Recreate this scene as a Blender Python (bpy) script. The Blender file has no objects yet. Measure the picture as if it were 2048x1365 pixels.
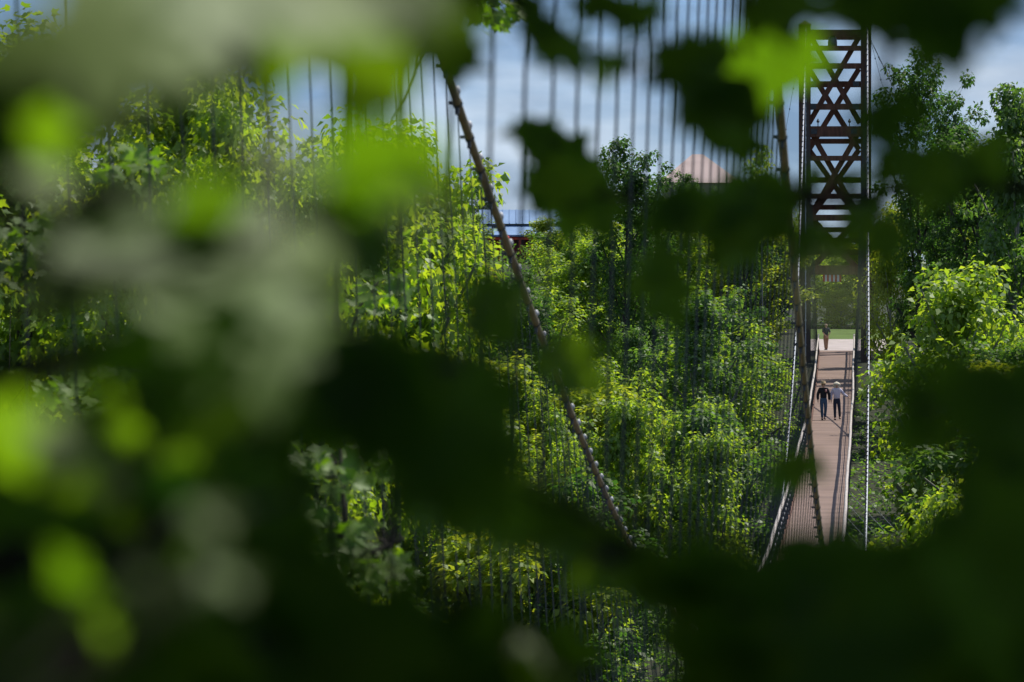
import bpy, math, random
import numpy as np
from mathutils import Vector, Matrix
random.seed(7)
NEAR = True
rng = np.random.default_rng(7)
R = math.radians
sc = bpy.context.scene
COL = sc.collection

# ------------------------------------------------------------------ camera, sky, sun, exposure
F = 11378.0                                   # focal length in pixels of the 2048 px wide photograph (200 mm lens)
def at(x, y, D):                              # a pixel of the photograph, D metres away
    return Vector(((x - 1024.0) / F * D, D, (682.5 - y) / F * D))
cd = bpy.data.cameras.new('camera'); cam = bpy.data.objects.new('camera', cd); COL.objects.link(cam)
cam.location = (0, 0, 0); cam.rotation_euler = (R(90), 0, 0)
cd.lens = 200; cd.sensor_width = 36; cd.clip_start = 0.05; cd.clip_end = 6000
cd.dof.use_dof = True; cd.dof.focus_distance = 285; cd.dof.aperture_fstop = 6.6
sc.camera = cam

SUN_EL, SUN_AZ = 58.0, 46.0                   # azimuth clockwise from the view direction (+Y)
S = Vector((math.sin(R(SUN_AZ)) * math.cos(R(SUN_EL)), math.cos(R(SUN_AZ)) * math.cos(R(SUN_EL)), math.sin(R(SUN_EL))))
sd = bpy.data.lights.new('sun', 'SUN'); so = bpy.data.objects.new('sun', sd); COL.objects.link(so)
sd.energy = 4.6; sd.angle = R(0.53); sd.color = (1.0, 0.95, 0.86)
so.rotation_euler = S.to_track_quat('Z', 'Y').to_euler()

w = bpy.data.worlds.new('World'); sc.world = w; w.use_nodes = True
nt = w.node_tree; N = nt.nodes; LK = nt.links
bg = N['Background']
sky = N.new('ShaderNodeTexSky'); sky.sky_type = 'NISHITA'; sky.sun_disc = False
sky.sun_elevation = R(SUN_EL); sky.sun_rotation = R(SUN_AZ); sky.air_density = 1.0; sky.dust_density = 0.6; sky.ozone_density = 2.0
tc = N.new('ShaderNodeTexCoord')
mp = N.new('ShaderNodeMapping'); mp.inputs['Scale'].default_value = (7.0, 7.0, 26.0); mp.inputs['Location'].default_value = (3.1, 0.4, 1.3)
LK.new(tc.outputs['Generated'], mp.inputs['Vector'])
n1 = N.new('ShaderNodeTexNoise'); n1.inputs['Scale'].default_value = 2.2; n1.inputs['Detail'].default_value = 6; n1.inputs['Roughness'].default_value = 0.5
LK.new(mp.outputs[0], n1.inputs['Vector'])
r1 = N.new('ShaderNodeValToRGB'); r1.color_ramp.elements[0].position = 0.40; r1.color_ramp.elements[1].position = 0.66
LK.new(n1.outputs['Fac'], r1.inputs['Fac'])
mixc = N.new('ShaderNodeMixRGB'); LK.new(r1.outputs['Color'], mixc.inputs['Fac'])
tint = N.new('ShaderNodeMixRGB'); tint.blend_type = 'MULTIPLY'; tint.inputs['Fac'].default_value = 1.0
tint.inputs['Color2'].default_value = (0.50, 0.68, 1.10, 1)
LK.new(sky.outputs[0], tint.inputs['Color1'])
LK.new(tint.outputs[0], mixc.inputs['Color1']); mixc.inputs['Color2'].default_value = (5.9, 6.8, 7.9, 1)
mp2 = N.new('ShaderNodeMapping'); mp2.inputs['Scale'].default_value = (16.0, 16.0, 40.0); mp2.inputs['Location'].default_value = (0.7, 2.4, 5.3)
LK.new(tc.outputs['Generated'], mp2.inputs['Vector'])
n2 = N.new('ShaderNodeTexNoise'); n2.inputs['Scale'].default_value = 1.6; n2.inputs['Detail'].default_value = 5; LK.new(mp2.outputs[0], n2.inputs['Vector'])
r2 = N.new('ShaderNodeValToRGB'); r2.color_ramp.elements[0].position = 0.38; r2.color_ramp.elements[0].color = (0.62, 0.66, 0.72, 1); r2.color_ramp.elements[1].position = 0.62
LK.new(n2.outputs['Fac'], r2.inputs['Fac'])
grey = N.new('ShaderNodeMixRGB'); grey.blend_type = 'MULTIPLY'; grey.inputs['Fac'].default_value = 1.0
LK.new(mixc.outputs[0], grey.inputs['Color1']); LK.new(r2.outputs['Color'], grey.inputs['Color2'])
LK.new(grey.outputs[0], bg.inputs['Color']); bg.inputs['Strength'].default_value = 0.098

sc.view_settings.view_transform = 'Standard'; sc.view_settings.look = 'None'
sc.view_settings.exposure = 0.27; sc.view_settings.gamma = 1.0
sc.render.engine = 'CYCLES'
sc.cycles.max_bounces = 5; sc.cycles.diffuse_bounces = 3; sc.cycles.glossy_bounces = 2; sc.cycles.transmission_bounces = 3
sc.cycles.transparent_max_bounces = 4; sc.cycles.use_denoising = True
sc.cycles.caustics_reflective = False; sc.cycles.caustics_refractive = False

# ------------------------------------------------------------------ object helpers
def tag(o, label=None, cat=None, group=None, kind=None):
    if label: o['label'] = label
    if cat: o['category'] = cat
    if group: o['group'] = group
    if kind: o['kind'] = kind
    return o
def empty(name, loc=(0, 0, 0), rz=0.0):
    o = bpy.data.objects.new(name, None); COL.objects.link(o)
    o.location = loc; o.rotation_euler = (0, 0, rz); o.empty_display_size = 0.2
    return o
def link(name, me, parent=None):
    o = bpy.data.objects.new(name, me); COL.objects.link(o)
    if parent is not None: o.parent = parent
    return o
def mesh_np(name, V, Fc, mat, smooth=False):  # V (n,3), Fc (m,k) one polygon size
    V = np.asarray(V, dtype=np.float32); Fc = np.asarray(Fc, dtype=np.int32)
    me = bpy.data.meshes.new(name); k = Fc.shape[1]
    me.vertices.add(len(V)); me.vertices.foreach_set('co', V.ravel())
    me.loops.add(Fc.size); me.loops.foreach_set('vertex_index', Fc.ravel())
    me.polygons.add(len(Fc)); me.polygons.foreach_set('loop_start', np.arange(0, Fc.size, k, dtype=np.int32))
    me.polygons.foreach_set('loop_total', np.full(len(Fc), k, dtype=np.int32))
    if smooth: me.polygons.foreach_set('use_smooth', np.ones(len(Fc), dtype=bool))
    me.update(calc_edges=True); me.validate()
    me.materials.append(mat)
    return me
class MB:
    def __init__(s): s.v = []; s.f = []
    def add(s, vs, fs):
        n = len(s.v); s.v += [tuple(v) for v in vs]; s.f += [tuple(i + n for i in f) for f in fs]
    def box(s, x0, x1, y0, y1, z0, z1):
        s.add([(x0,y0,z0),(x1,y0,z0),(x1,y1,z0),(x0,y1,z0),(x0,y0,z1),(x1,y0,z1),(x1,y1,z1),(x0,y1,z1)],
              [(0,3,2,1),(4,5,6,7),(0,1,5,4),(1,2,6,5),(2,3,7,6),(3,0,4,7)])
    def bar(s, a, b, wdt, dep, up=(0, 1, 0)): # rectangular timber from a to b
        a = Vector(a); b = Vector(b); d = (b - a).normalized(); u = Vector(up); sd_ = d.cross(u).normalized(); u = sd_.cross(d).normalized()
        vs = []
        for p in (a, b):
            for i, j in ((-1,-1),(1,-1),(1,1),(-1,1)): vs.append(p + sd_ * (i * wdt / 2) + u * (j * dep / 2))
        s.add(vs, [(0,1,2,3),(7,6,5,4),(0,4,5,1),(1,5,6,2),(2,6,7,3),(3,7,4,0)])
    def tube(s, pts, rad, n=6, cap=True):
        pts = [Vector(p) for p in pts]; m = len(pts)
        if not hasattr(rad, '__len__'): rad = [rad] * m
        base = len(s.v); ref = None
        for i, p in enumerate(pts):
            d = (pts[min(i + 1, m - 1)] - pts[max(i - 1, 0)]).normalized()
            if ref is None:
                ref = d.orthogonal().normalized()
            ref = (ref - d * ref.dot(d))
            ref = ref.normalized() if ref.length > 1e-6 else d.orthogonal().normalized()
            q = d.cross(ref)
            for k in range(n):
                t = 2 * math.pi * k / n
                s.v.append(tuple(p + (ref * math.cos(t) + q * math.sin(t)) * rad[i]))
        for i in range(m - 1):
            for k in range(n):
                a = base + i * n + k; b = base + i * n + (k + 1) % n
                s.f.append((a, b, b + n, a + n))
        if cap:
            s.f.append(tuple(base + k for k in range(n))[::-1]); s.f.append(tuple(base + (m - 1) * n + k for k in range(n)))
    def lathe(s, prof, c=(0, 0, 0), n=12):
        base = len(s.v)
        for r_, z in prof:
            for k in range(n):
                t = 2 * math.pi * k / n; s.v.append((c[0] + r_ * math.cos(t), c[1] + r_ * math.sin(t), c[2] + z))
        for i in range(len(prof) - 1):
            for k in range(n):
                a = base + i * n + k; b = base + i * n + (k + 1) % n
                s.f.append((a, b, b + n, a + n))
        s.f.append(tuple(base + k for k in range(n))[::-1]); s.f.append(tuple(base + (len(prof) - 1) * n + k for k in range(n)))
    def mesh(s, name, mat, smooth=False):
        me = bpy.data.meshes.new(name); me.from_pydata(s.v, [], s.f); me.update(); me.materials.append(mat)
        if smooth:
            for p in me.polygons: p.use_smooth = True
        return me
    def build(s, name, mat, parent=None, smooth=False):
        return link(name, s.mesh(name, mat, smooth), parent)

# ------------------------------------------------------------------ materials
def new_mat(name):
    m = bpy.data.materials.new(name); m.use_nodes = True; m.node_tree.nodes.clear()
    out = m.node_tree.nodes.new('ShaderNodeOutputMaterial'); return m, m.node_tree, out
def surf_mat(name, c1, c2, rough=0.8, scale=3.0, stretch=(1, 1, 1), bump=0.2, metal=0.0, detail=6, spec=0.3):
    m, t, out = new_mat(name); n = t.nodes
    b = n.new('ShaderNodeBsdfPrincipled'); t.links.new(b.outputs[0], out.inputs['Surface'])
    tc = n.new('ShaderNodeTexCoord'); mp = n.new('ShaderNodeMapping'); mp.inputs['Scale'].default_value = stretch
    t.links.new(tc.outputs['Object'], mp.inputs['Vector'])
    ns = n.new('ShaderNodeTexNoise'); ns.inputs['Scale'].default_value = scale; ns.inputs['Detail'].default_value = detail
    t.links.new(mp.outputs[0], ns.inputs['Vector'])
    rp = n.new('ShaderNodeValToRGB'); rp.color_ramp.elements[0].position = 0.3; rp.color_ramp.elements[1].position = 0.7
    rp.color_ramp.elements[0].color = (*c1, 1); rp.color_ramp.elements[1].color = (*c2, 1)
    t.links.new(ns.outputs['Fac'], rp.inputs['Fac']); t.links.new(rp.outputs[0], b.inputs['Base Color'])
    b.inputs['Roughness'].default_value = rough; b.inputs['Metallic'].default_value = metal; b.inputs['Specular IOR Level'].default_value = spec
    if bump:
        bp = n.new('ShaderNodeBump'); bp.inputs['Strength'].default_value = bump; bp.inputs['Distance'].default_value = 0.02
        t.links.new(ns.outputs['Fac'], bp.inputs['Height']); t.links.new(bp.outputs[0], b.inputs['Normal'])
    return m
def leaf_mat(name, refl1, refl2, tr1, tr2, rough=0.4, gloss=0.05, per='island', veins=False):
    m, t, out = new_mat(name); n = t.nodes; L = t.links
    if per == 'island':
        g = n.new('ShaderNodeNewGeometry'); rnd = g.outputs['Random Per Island']
    else:
        g = n.new('ShaderNodeObjectInfo'); rnd = g.outputs['Random']
    def mix(a, b):
        x = n.new('ShaderNodeMixRGB'); x.inputs['Color1'].default_value = (*a, 1); x.inputs['Color2'].default_value = (*b, 1); L.new(rnd, x.inputs['Fac']); return x
    ca, cb = mix(refl1, refl2), mix(tr1, tr2)
    d = n.new('ShaderNodeBsdfDiffuse'); tl = n.new('ShaderNodeBsdfTranslucent'); gl = n.new('ShaderNodeBsdfGlossy')
    gl.inputs['Roughness'].default_value = rough; gl.inputs['Color'].default_value = (0.9, 0.95, 0.85, 1)
    L.new(ca.outputs[0], d.inputs['Color']); L.new(cb.outputs[0], tl.inputs['Color'])
    if veins:
        tcx = n.new('ShaderNodeTexCoord'); ns = n.new('ShaderNodeTexNoise'); ns.inputs['Scale'].default_value = 9; ns.inputs['Detail'].default_value = 5
        L.new(tcx.outputs['Object'], ns.inputs['Vector']); bp = n.new('ShaderNodeBump'); bp.inputs['Strength'].default_value = 0.25
        L.new(ns.outputs['Fac'], bp.inputs['Height'])
        for s_ in (d, gl): L.new(bp.outputs[0], s_.inputs['Normal'])
    ad = n.new('ShaderNodeAddShader'); L.new(d.outputs[0], ad.inputs[0]); L.new(tl.outputs[0], ad.inputs[1])
    mx = n.new('ShaderNodeMixShader'); mx.inputs['Fac'].default_value = gloss; L.new(ad.outputs[0], mx.inputs[1]); L.new(gl.outputs[0], mx.inputs[2])
    L.new(mx.outputs[0], out.inputs['Surface'])
    return m
M = {}
M['timber'] = surf_mat('timber', (0.07, 0.03, 0.018), (0.17, 0.075, 0.045), 0.75, 2.2, (3, 3, 0.5))
M['timber_post'] = surf_mat('timber_post', (0.05, 0.027, 0.02), (0.11, 0.06, 0.042), 0.8, 2.2, (3, 3, 0.4))
M['deck'] = surf_mat('deck', (0.15, 0.10, 0.078), (0.235, 0.16, 0.125), 0.85, 0.5, (0.6, 1.6, 1), bump=0.1, detail=9)
M['pipe'] = surf_mat('pipe', (0.20, 0.16, 0.085), (0.30, 0.245, 0.14), 0.55, 4)
M['steel'] = surf_mat('steel', (0.04, 0.045, 0.05), (0.08, 0.085, 0.09), 0.5, 6, metal=0.3)
M['galv'] = surf_mat('galv', (0.38, 0.38, 0.38), (0.55, 0.55, 0.54), 0.45, 6, metal=0.2)
M['lightstring'] = surf_mat('lightstring', (0.6, 0.62, 0.66), (0.75, 0.77, 0.8), 0.35, 6, bump=0)
M['wire'] = surf_mat('wire', (0.03, 0.034, 0.038), (0.06, 0.066, 0.072), 0.5, 6, bump=0)
M['rail'] = surf_mat('rail', (0.34, 0.29, 0.25), (0.5, 0.45, 0.4), 0.7, 2, (6, 0.5, 6))
M['mesh'] = surf_mat('mesh', (0.05, 0.05, 0.055), (0.10, 0.10, 0.105), 0.5, 2)
M['concrete'] = surf_mat('concrete', (0.34, 0.29, 0.27), (0.45, 0.39, 0.37), 0.9, 0.8)
M['lawn'] = surf_mat('lawn', (0.06, 0.10, 0.015), (0.10, 0.16, 0.03), 0.95, 0.6)
M['soil'] = surf_mat('soil', (0.012, 0.016, 0.006), (0.03, 0.035, 0.012), 0.95, 0.5)
M['roof'] = surf_mat('roof', (0.16, 0.26, 0.42), (0.22, 0.34, 0.52), 0.5, 1.0)
M['redwall'] = surf_mat('redwall', (0.16, 0.02, 0.035), (0.24, 0.035, 0.05), 0.8, 1.2)
M['redtrim'] = surf_mat('redtrim', (0.5, 0.05, 0.03), (0.6, 0.08, 0.04), 0.6, 1.2)
M['white'] = surf_mat('white', (0.7, 0.7, 0.68), (0.8, 0.8, 0.78), 0.7, 2)
M['red'] = surf_mat('red', (0.5, 0.02, 0.03), (0.6, 0.04, 0.05), 0.7, 2)
M['cream'] = surf_mat('cream', (0.4, 0.33, 0.28), (0.5, 0.42, 0.36), 0.8, 1.2)
M['pinkroof'] = surf_mat('pinkroof', (0.48, 0.36, 0.32), (0.56, 0.43, 0.38), 0.7, 1.2)
M['glass'] = surf_mat('glass', (0.02, 0.03, 0.04), (0.04, 0.05, 0.07), 0.1, 2, spec=0.6)
M['bark'] = surf_mat('bark', (0.035, 0.03, 0.024), (0.10, 0.088, 0.07), 0.9, 5, (2, 2, 0.5))
M['palebark'] = surf_mat('palebark', (0.14, 0.14, 0.125), (0.28, 0.275, 0.25), 0.9, 5, (2, 2, 0.5))
M['leaf_wood'] = leaf_mat('leaf_wood', (0.045, 0.085, 0.014), (0.10, 0.14, 0.035), (0.13, 0.25, 0.008), (0.36, 0.44, 0.02), 0.48, 0.03)
M['leaf_maple'] = leaf_mat('leaf_maple', (0.04, 0.08, 0.010), (0.09, 0.13, 0.02), (0.15, 0.27, 0.006), (0.38, 0.48, 0.012), 0.48, 0.035)
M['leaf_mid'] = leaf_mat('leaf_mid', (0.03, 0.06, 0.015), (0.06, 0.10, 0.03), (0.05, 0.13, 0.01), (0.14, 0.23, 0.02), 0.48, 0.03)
M['leaf_lime'] = leaf_mat('leaf_lime', (0.06, 0.10, 0.012), (0.13, 0.165, 0.03), (0.18, 0.26, 0.008), (0.38, 0.40, 0.02), 0.48, 0.02)
M['leaf_dark'] = leaf_mat('leaf_dark', (0.022, 0.045, 0.01), (0.045, 0.075, 0.016), (0.03, 0.09, 0.008), (0.07, 0.15, 0.015), 0.5, 0.022)
M['leaf_near'] = leaf_mat('leaf_near', (0.07, 0.12, 0.03), (0.11, 0.165, 0.04), (0.09, 0.20, 0.003), (0.18, 0.33, 0.005), 0.5, 0.024, per='object', veins=True)
M['skin'] = surf_mat('skin', (0.5, 0.28, 0.2), (0.58, 0.34, 0.25), 0.6, 8, bump=0)
M['black_cloth'] = surf_mat('black_cloth', (0.012, 0.012, 0.016), (0.025, 0.024, 0.03), 0.9, 8)
M['pink_cloth'] = surf_mat('pink_cloth', (0.45, 0.22, 0.22), (0.55, 0.3, 0.3), 0.9, 8)
M['white_cloth'] = surf_mat('white_cloth', (0.58, 0.52, 0.62), (0.68, 0.62, 0.70), 0.9, 8)
M['jeans'] = surf_mat('jeans', (0.035, 0.07, 0.13), (0.07, 0.12, 0.2), 0.9, 8)
M['navy'] = surf_mat('navy', (0.015, 0.02, 0.04), (0.03, 0.04, 0.07), 0.9, 8)
M['khaki'] = surf_mat('khaki', (0.24, 0.14, 0.09), (0.32, 0.19, 0.13), 0.9, 8)
M['blonde'] = surf_mat('blonde', (0.55, 0.48, 0.36), (0.7, 0.64, 0.5), 0.8, 20)
M['straw'] = surf_mat('straw', (0.36, 0.26, 0.15), (0.46, 0.34, 0.2), 0.9, 20)
M['greyhair'] = surf_mat('greyhair', (0.3, 0.22, 0.16), (0.4, 0.3, 0.22), 0.9, 20)
M['shoe'] = surf_mat('shoe', (0.02, 0.018, 0.016), (0.035, 0.03, 0.03), 0.6, 8)

# ------------------------------------------------------------------ terrain
GY = [-80, 0, 8, 20, 60, 120, 170, 250, 300, 345, 362, 372, 380, 397, 412, 600, 3000]
GZ = [-1.0, -1.6, -3.2, -9.8, -20, -25, -20, -12.5, -7.6, -3.0, -1.6, -0.85, -0.55, 0.05, 0.72, 6, 24]
def sst(t): t = min(1, max(0, t)); return t * t * (3 - 2 * t)
def ground(X, Y):
    return float(np.interp(Y, GY, GZ)) + 5.2 * sst((Y - 290) / 95) * sst((13 - X) / 11) + 0.5 * sst(-Y / 30) * 0
xs = np.concatenate([np.linspace(-1500, -130, 12), np.linspace(-110, 110, 90), np.linspace(130, 1500, 12)])
ys = np.concatenate([np.linspace(-80, 20, 30), np.linspace(23, 345, 60), np.linspace(348, 430, 40), np.linspace(460, 3000, 18)])
V = [(x, y, ground(x, y)) for y in ys for x in xs]; nx = len(xs)
Fc = [(j * nx + i, j * nx + i + 1, (j + 1) * nx + i + 1, (j + 1) * nx + i) for j in range(len(ys) - 1) for i in range(nx - 1)]
g = link('ground', mesh_np('ground', V, Fc, M['soil'], True)); tag(g, 'dark wooded hillside falling to a valley and rising beyond', kind='structure')

# bridge axis and profiles
def XC(D): return float(np.interp(D, [0, 49, 88, 155, 275, 375, 420], [-2.4, 0.73, 3.28, 8.0, 15.45, 21.4, 24.2]))
def DZ(D):
    if D > 370: return -0.62 + 0.0 * D
    return -0.62 - 0.0344 * (370 - D) + 5e-5 * (370 - D) * (270 - D) if D > 95 else -0.62 - 0.0344 * 275 + 5e-5 * 275 * 175 + (95 - D) * 0.002
def CZ(D): return 7.5e-4 * (D - 171.2) ** 2 - 8.26
def HS(D): return float(np.interp(D, [0, 150, 366, 400], [1.5, 1.5, 1.98, 2.05]))

# lawn and concrete path beyond the tower
def sheet(name, x0, x1, y0, y1, dz, mat, nx=10, ny=14, follow=True):
    V = []; 
    for j in range(ny + 1):
        y = y0 + (y1 - y0) * j / ny
        for i in range(nx + 1):
            x = x0 + (x1 - x0) * i / nx
            V.append((x, y, ground(x, y) + dz))
    Fc = [(j * (nx + 1) + i, j * (nx + 1) + i + 1, (j + 1) * (nx + 1) + i + 1, (j + 1) * (nx + 1) + i) for j in range(ny) for i in range(nx)]
    return link(name, mesh_np(name, V, Fc, mat))
tag(sheet('lawn', 20.6, 34, 396, 416, 0.03, M['lawn'], 20, 20), 'mown green lawn beyond the end of the bridge', kind='structure')
pth = MB(); 
rows = [370.2, 374, 378, 382, 388, 393, 397.5]
for a, b in zip(rows[:-1], rows[1:]):
    za, zb = max(DZ(370), ground(XC(a), a) + 0.06), max(DZ(370), ground(XC(b), b) + 0.06)
    if a < 373: za = DZ(370)
    pth.add([(XC(a) - 2.6, a, za), (XC(a) + 3.4, a, za), (XC(b) + 3.4, b, zb), (XC(b) - 2.6, b, zb),
             (XC(a) - 2.6, a, za - .5), (XC(a) + 3.4, a, za - .5), (XC(b) + 3.4, b, zb - .5), (XC(b) - 2.6, b, zb - .5)], [(0,1,2,3),(0,4,5,1),(1,5,6,2),(3,7,4,0)])
tag(pth.build('path', M['concrete']), 'pale concrete landing at the far end of the bridge', kind='structure')

# ------------------------------------------------------------------ the footbridge
br = empty('suspension_footbridge', (XC(366), 366, DZ(366)))
tag(br, 'long suspension footbridge with reddish deck, pipe handrails and two beige cables', 'footbridge')
BO = br.location.copy()
def bchild(o): o.parent = br; o.matrix_parent_inverse = Matrix.Translation(-BO); return o
def bbuild(mb, name, mat, smooth=False): return bchild(mb.build(name, mat, None, smooth))
# deck
Ds = np.arange(6, 370.01, 2.0)
mb = MB(); n0 = 0
def dw(D): return float(np.interp(D, [0, 250, 330, 370], [0.92, 0.92, 1.0, 1.08]))
vs = []
for D in Ds:
    c, z, h = XC(D), DZ(D), dw(D)
    vs += [(c - h, D, z), (c + h, D, z), (c + h, D, z - 0.10), (c - h, D, z - 0.10)]
fs = []
for i in range(len(Ds) - 1):
    a = i * 4
    fs += [(a, a + 1, a + 5, a + 4), (a + 1, a + 2, a + 6, a + 5), (a + 2, a + 3, a + 7, a + 6), (a + 3, a, a + 4, a + 7)]
fs += [(0, 3, 2, 1)]
mb.add(vs, fs); bbuild(mb, 'deck', M['deck'])
for s_ in (-1, 1):                             # edge beams
    mb = MB()
    for a, b in zip(Ds[:-1], Ds[1:]):
        mb.bar((XC(a) + s_ * (dw(a) + .05), a, DZ(a) - .02), (XC(b) + s_ * (dw(b) + .05), b, DZ(b) - .02), 0.09, 0.2, (0, 0, 1))
    bbuild(mb, 'edge_beam', M['timber'])
def wob(D, s_, k=0.012): return k * math.sin(D * 0.11 + s_ * 1.3) + 0.3 * k * math.sin(D * 0.53 + s_)
def RX(D, s_): return XC(D) + s_ * (dw(D) + 0.08) + wob(D, s_)
for s_ in (-1, 1):
    mb = MB(); mb.tube([(RX(D, s_), D, DZ(D) + 1.12 + wob(D, s_ + 2, .01)) for D in np.arange(8, 369, 1.5)], 0.055, 6); bbuild(mb, 'handrail', M['rail'], True)
    mb = MB(); mb.tube([(RX(D, s_), D, DZ(D) + 0.62) for D in np.arange(8, 369, 3)], 0.022, 4); bbuild(mb, 'mid_rail', M['galv'])
    mb = MB()
    for z_ in (.15, .3, .45, .78, .95):
        mb.tube([(RX(D, s_), D, DZ(D) + z_) for D in np.arange(8, 369, 3)], 0.008, 3, False)
    o = bbuild(mb, 'infill_cable', M['mesh']); tag(o, kind='stuff')
# posts: at every second hanger, as parts
pm = MB(); pm.box(-.035, .035, -.035, .035, -.12, 1.1); pme = pm.mesh('railing_post', M['steel'])
for s_ in (-1, 1):
    for D in np.arange(92, 368, 3.0):
        o = link('railing_post', pme); bchild(o); o.location = (RX(D, s_), D, DZ(D))
# main cables, clamps, hangers
def cable_pt(D, s_): return Vector((XC(D) + s_ * HS(D), D, CZ(D)))
for s_ in (-1, 1):
    mb = MB(); mb.tube([cable_pt(D, s_) for D in np.arange(2, 367.1, 1.5)], 0.042, 8)
    bbuild(mb, 'main_cable', M['pipe'], True)
    mb = MB(); mb.tube([cable_pt(D, s_) + Vector((0.03, 0, 0.065 + 0.012 * math.sin(D * 4))) for D in np.arange(110, 367.1, 1.0)], 0.032, 5)
    bbuild(mb, 'light_string', M['lightstring'], True)
hm = MB(); hm.tube([(0, 0, 0), (0, 0, 1)], 0.0065, 5, False); hme = hm.mesh('hanger', M['wire'])
cm = MB(); cm.lathe([(0.046, -.05), (0.05, -.045), (0.05, .045), (0.046, .05)], n=8)
cm.box(-.02, .02, .045, .085, -.04, -.02); cm.box(-.02, .02, .045, .085, .02, .04); cm.box(-.016, .016, -.11, -.045, -.03, .03); cm.box(.045, .085, -.014, .014, -.014, .014)
cme = cm.mesh('cable_clamp', M['steel'])
lm = MB(); lm.lathe([(0.010, 0), (0.026, .015), (0.032, .04), (0.022, .07), (0.005, .085)], n=8); lme = lm.mesh('bulb', M['galv'], True)
hs = []; 
for s_ in (-1, 1):
    for D in np.arange(11.0, 366, 1.5): hs.append((D, s_))
hs.sort()
stuffm = MB()
for i, (D, s_) in enumerate(hs):
    top = cable_pt(D, s_); bot = Vector((XC(D) + s_ * (dw(D) + .1), D, DZ(D) - .05))
    if top.z < bot.z + 0.35: top, bot = Vector((top.x, D, bot.z)), Vector((top.x, D, top.z - .02))
    d = top - bot
    if i < 290:
        o = link('hanger', hme); bchild(o); o.rotation_mode = 'QUATERNION'
        o.rotation_quaternion = d.to_track_quat('Z', 'Y'); o.scale = (1, 1, d.length); o.location = bot
    else: stuffm.tube([bot, top], 0.0065, 4, False)
    if i < 290:
        t = (cable_pt(D + .5, s_) - cable_pt(D - .5, s_)).normalized()
        o = link('cable_clamp', cme); bchild(o); o.rotation_mode = 'QUATERNION'
        zax = t; yax = (Vector((0, 0, 1)) - zax * zax.z).normalized(); xax = yax.cross(zax)
        o.rotation_quaternion = Matrix((xax, yax, zax)).transposed().to_quaternion(); o.location = cable_pt(D, s_)
        b_ = link('bulb', lme, o); b_.rotation_euler = (R(-90), 0, 0); b_.location = (0, .075, .0)
o = bbuild(stuffm, 'far_hangers', M['wire']); tag(o, kind='stuff')
bands = MB()
for s_ in (-1, 1):
    for D in np.arange(229, 366, 1.5):
        t = (cable_pt(D + .5, s_) - cable_pt(D - .5, s_)).normalized(); p = cable_pt(D, s_)
        bands.tube([p - t * .08, p + t * .08], 0.08, 6)
        bands.tube([p + Vector((0, 0, .11)) - t * .02, p + Vector((0, 0, .11)) + t * .02], 0.05, 5)
o = bbuild(bands, 'clamp_bands', M['steel']); tag(o, kind='stuff')
# wind guys running down to the right of the deck
for k in range(7):
    D = 168 + k * 9.0
    a = Vector((XC(D) + dw(D) + .1, D, DZ(D) - .1)); b = Vector((a.x + 14, D + 3, a.z - 15))
    mb = MB(); mb.tube([a, b], 0.013, 4); bbuild(mb, 'wind_guy', M['galv'])

# ------------------------------------------------------------------ timber tower at the far end
TD = 367.0
tw = empty('timber_tower', (XC(TD), TD, ground(XC(TD), TD) - .05)); TO = tw.location.copy()
tag(tw, 'tall brown timber bridge tower with crossed braces against the sky', 'bridge tower')
def tbuild(mb, name, mat, smooth=False):
    o = mb.build(name, mat, None, smooth); o.parent = tw; o.matrix_parent_inverse = Matrix.Translation(-TO); return o
def tp(x, y, D): return at(x, y, D)
FR, BK = TD - 1.6, TD + 1.9
for x0, x1 in ((1598, 1621), (1722, 1742)):
    for D in (FR, BK):
        a = tp(x0, 50, D); b = tp(x1, 50, D)
        mb = MB(); hw = (b.x - a.x) / 2; cx = (a.x + b.x) / 2
        z0 = TO.z - .3 - (0 if D < TD else -.3)
        mb.box(cx - hw, cx + hw, D - .3, D + .3, z0, a.z)
        mb.add([(cx - hw - .06, D - .36, a.z), (cx + hw + .06, D - .36, a.z), (cx + hw + .06, D + .36, a.z), (cx - hw - .06, D + .36, a.z), (cx, D, a.z + .28)], [(0,1,4),(1,2,4),(2,3,4),(3,0,4),(0,3,2,1)])
        tbuild(mb, 'post', M['timber_post'])
        mb = MB(); mb.box(cx + hw * .1 - .03, cx + hw * .1 + .03, D - .42, D - .34, TO.z + .3, a.z - .2)
        for k in range(26): mb.box(cx + hw * .1 - .05, cx + hw * .1 + .05, D - .45, D - .33, TO.z + 1 + k * .78, TO.z + 1.1 + k * .78)
        if D < TD: tbuild(mb, 'light_strip', M['lightstring'])
beamsF = [(60, 72), (92, 102), (127, 138), (208, 220), (253, 274), (312, 322), (388, 398), (430, 442), (476, 486), (531, 548)]
beamsB = [(70, 80), (163, 175), (278, 288), (355, 366), (410, 420), (455, 465), (500, 510), (536, 550)]
for bs, D in ((beamsF, FR - .05), (beamsB, BK + .05)):
    for y0, y1 in bs:
        a = tp(1612, y1, D); b = tp(1732, y0, D)
        mb = MB(); mb.box(a.x, b.x, D - .17, D + .17, a.z, b.z); tbuild(mb, 'crossbeam', M['timber'])
def brace(x0, y0, x1, y1, D, wdt=0.34):
    mb = MB(); mb.bar(tp(x0, y0, D), tp(x1, y1, D), wdt, .2); tbuild(mb, 'brace', M['timber'])
for (ya, yb) in ((78, 247), (268, 437), (437, 545)):
    brace(1716, ya, 1618, yb, FR + .25); brace(1624, ya, 1720, yb, FR + .48)
for (ya, yb) in ((138, 300), (300, 440), (440, 540)):
    brace(1618, ya, 1718, yb, BK - .25); brace(1718, ya, 1618, yb, BK - .48)
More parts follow.
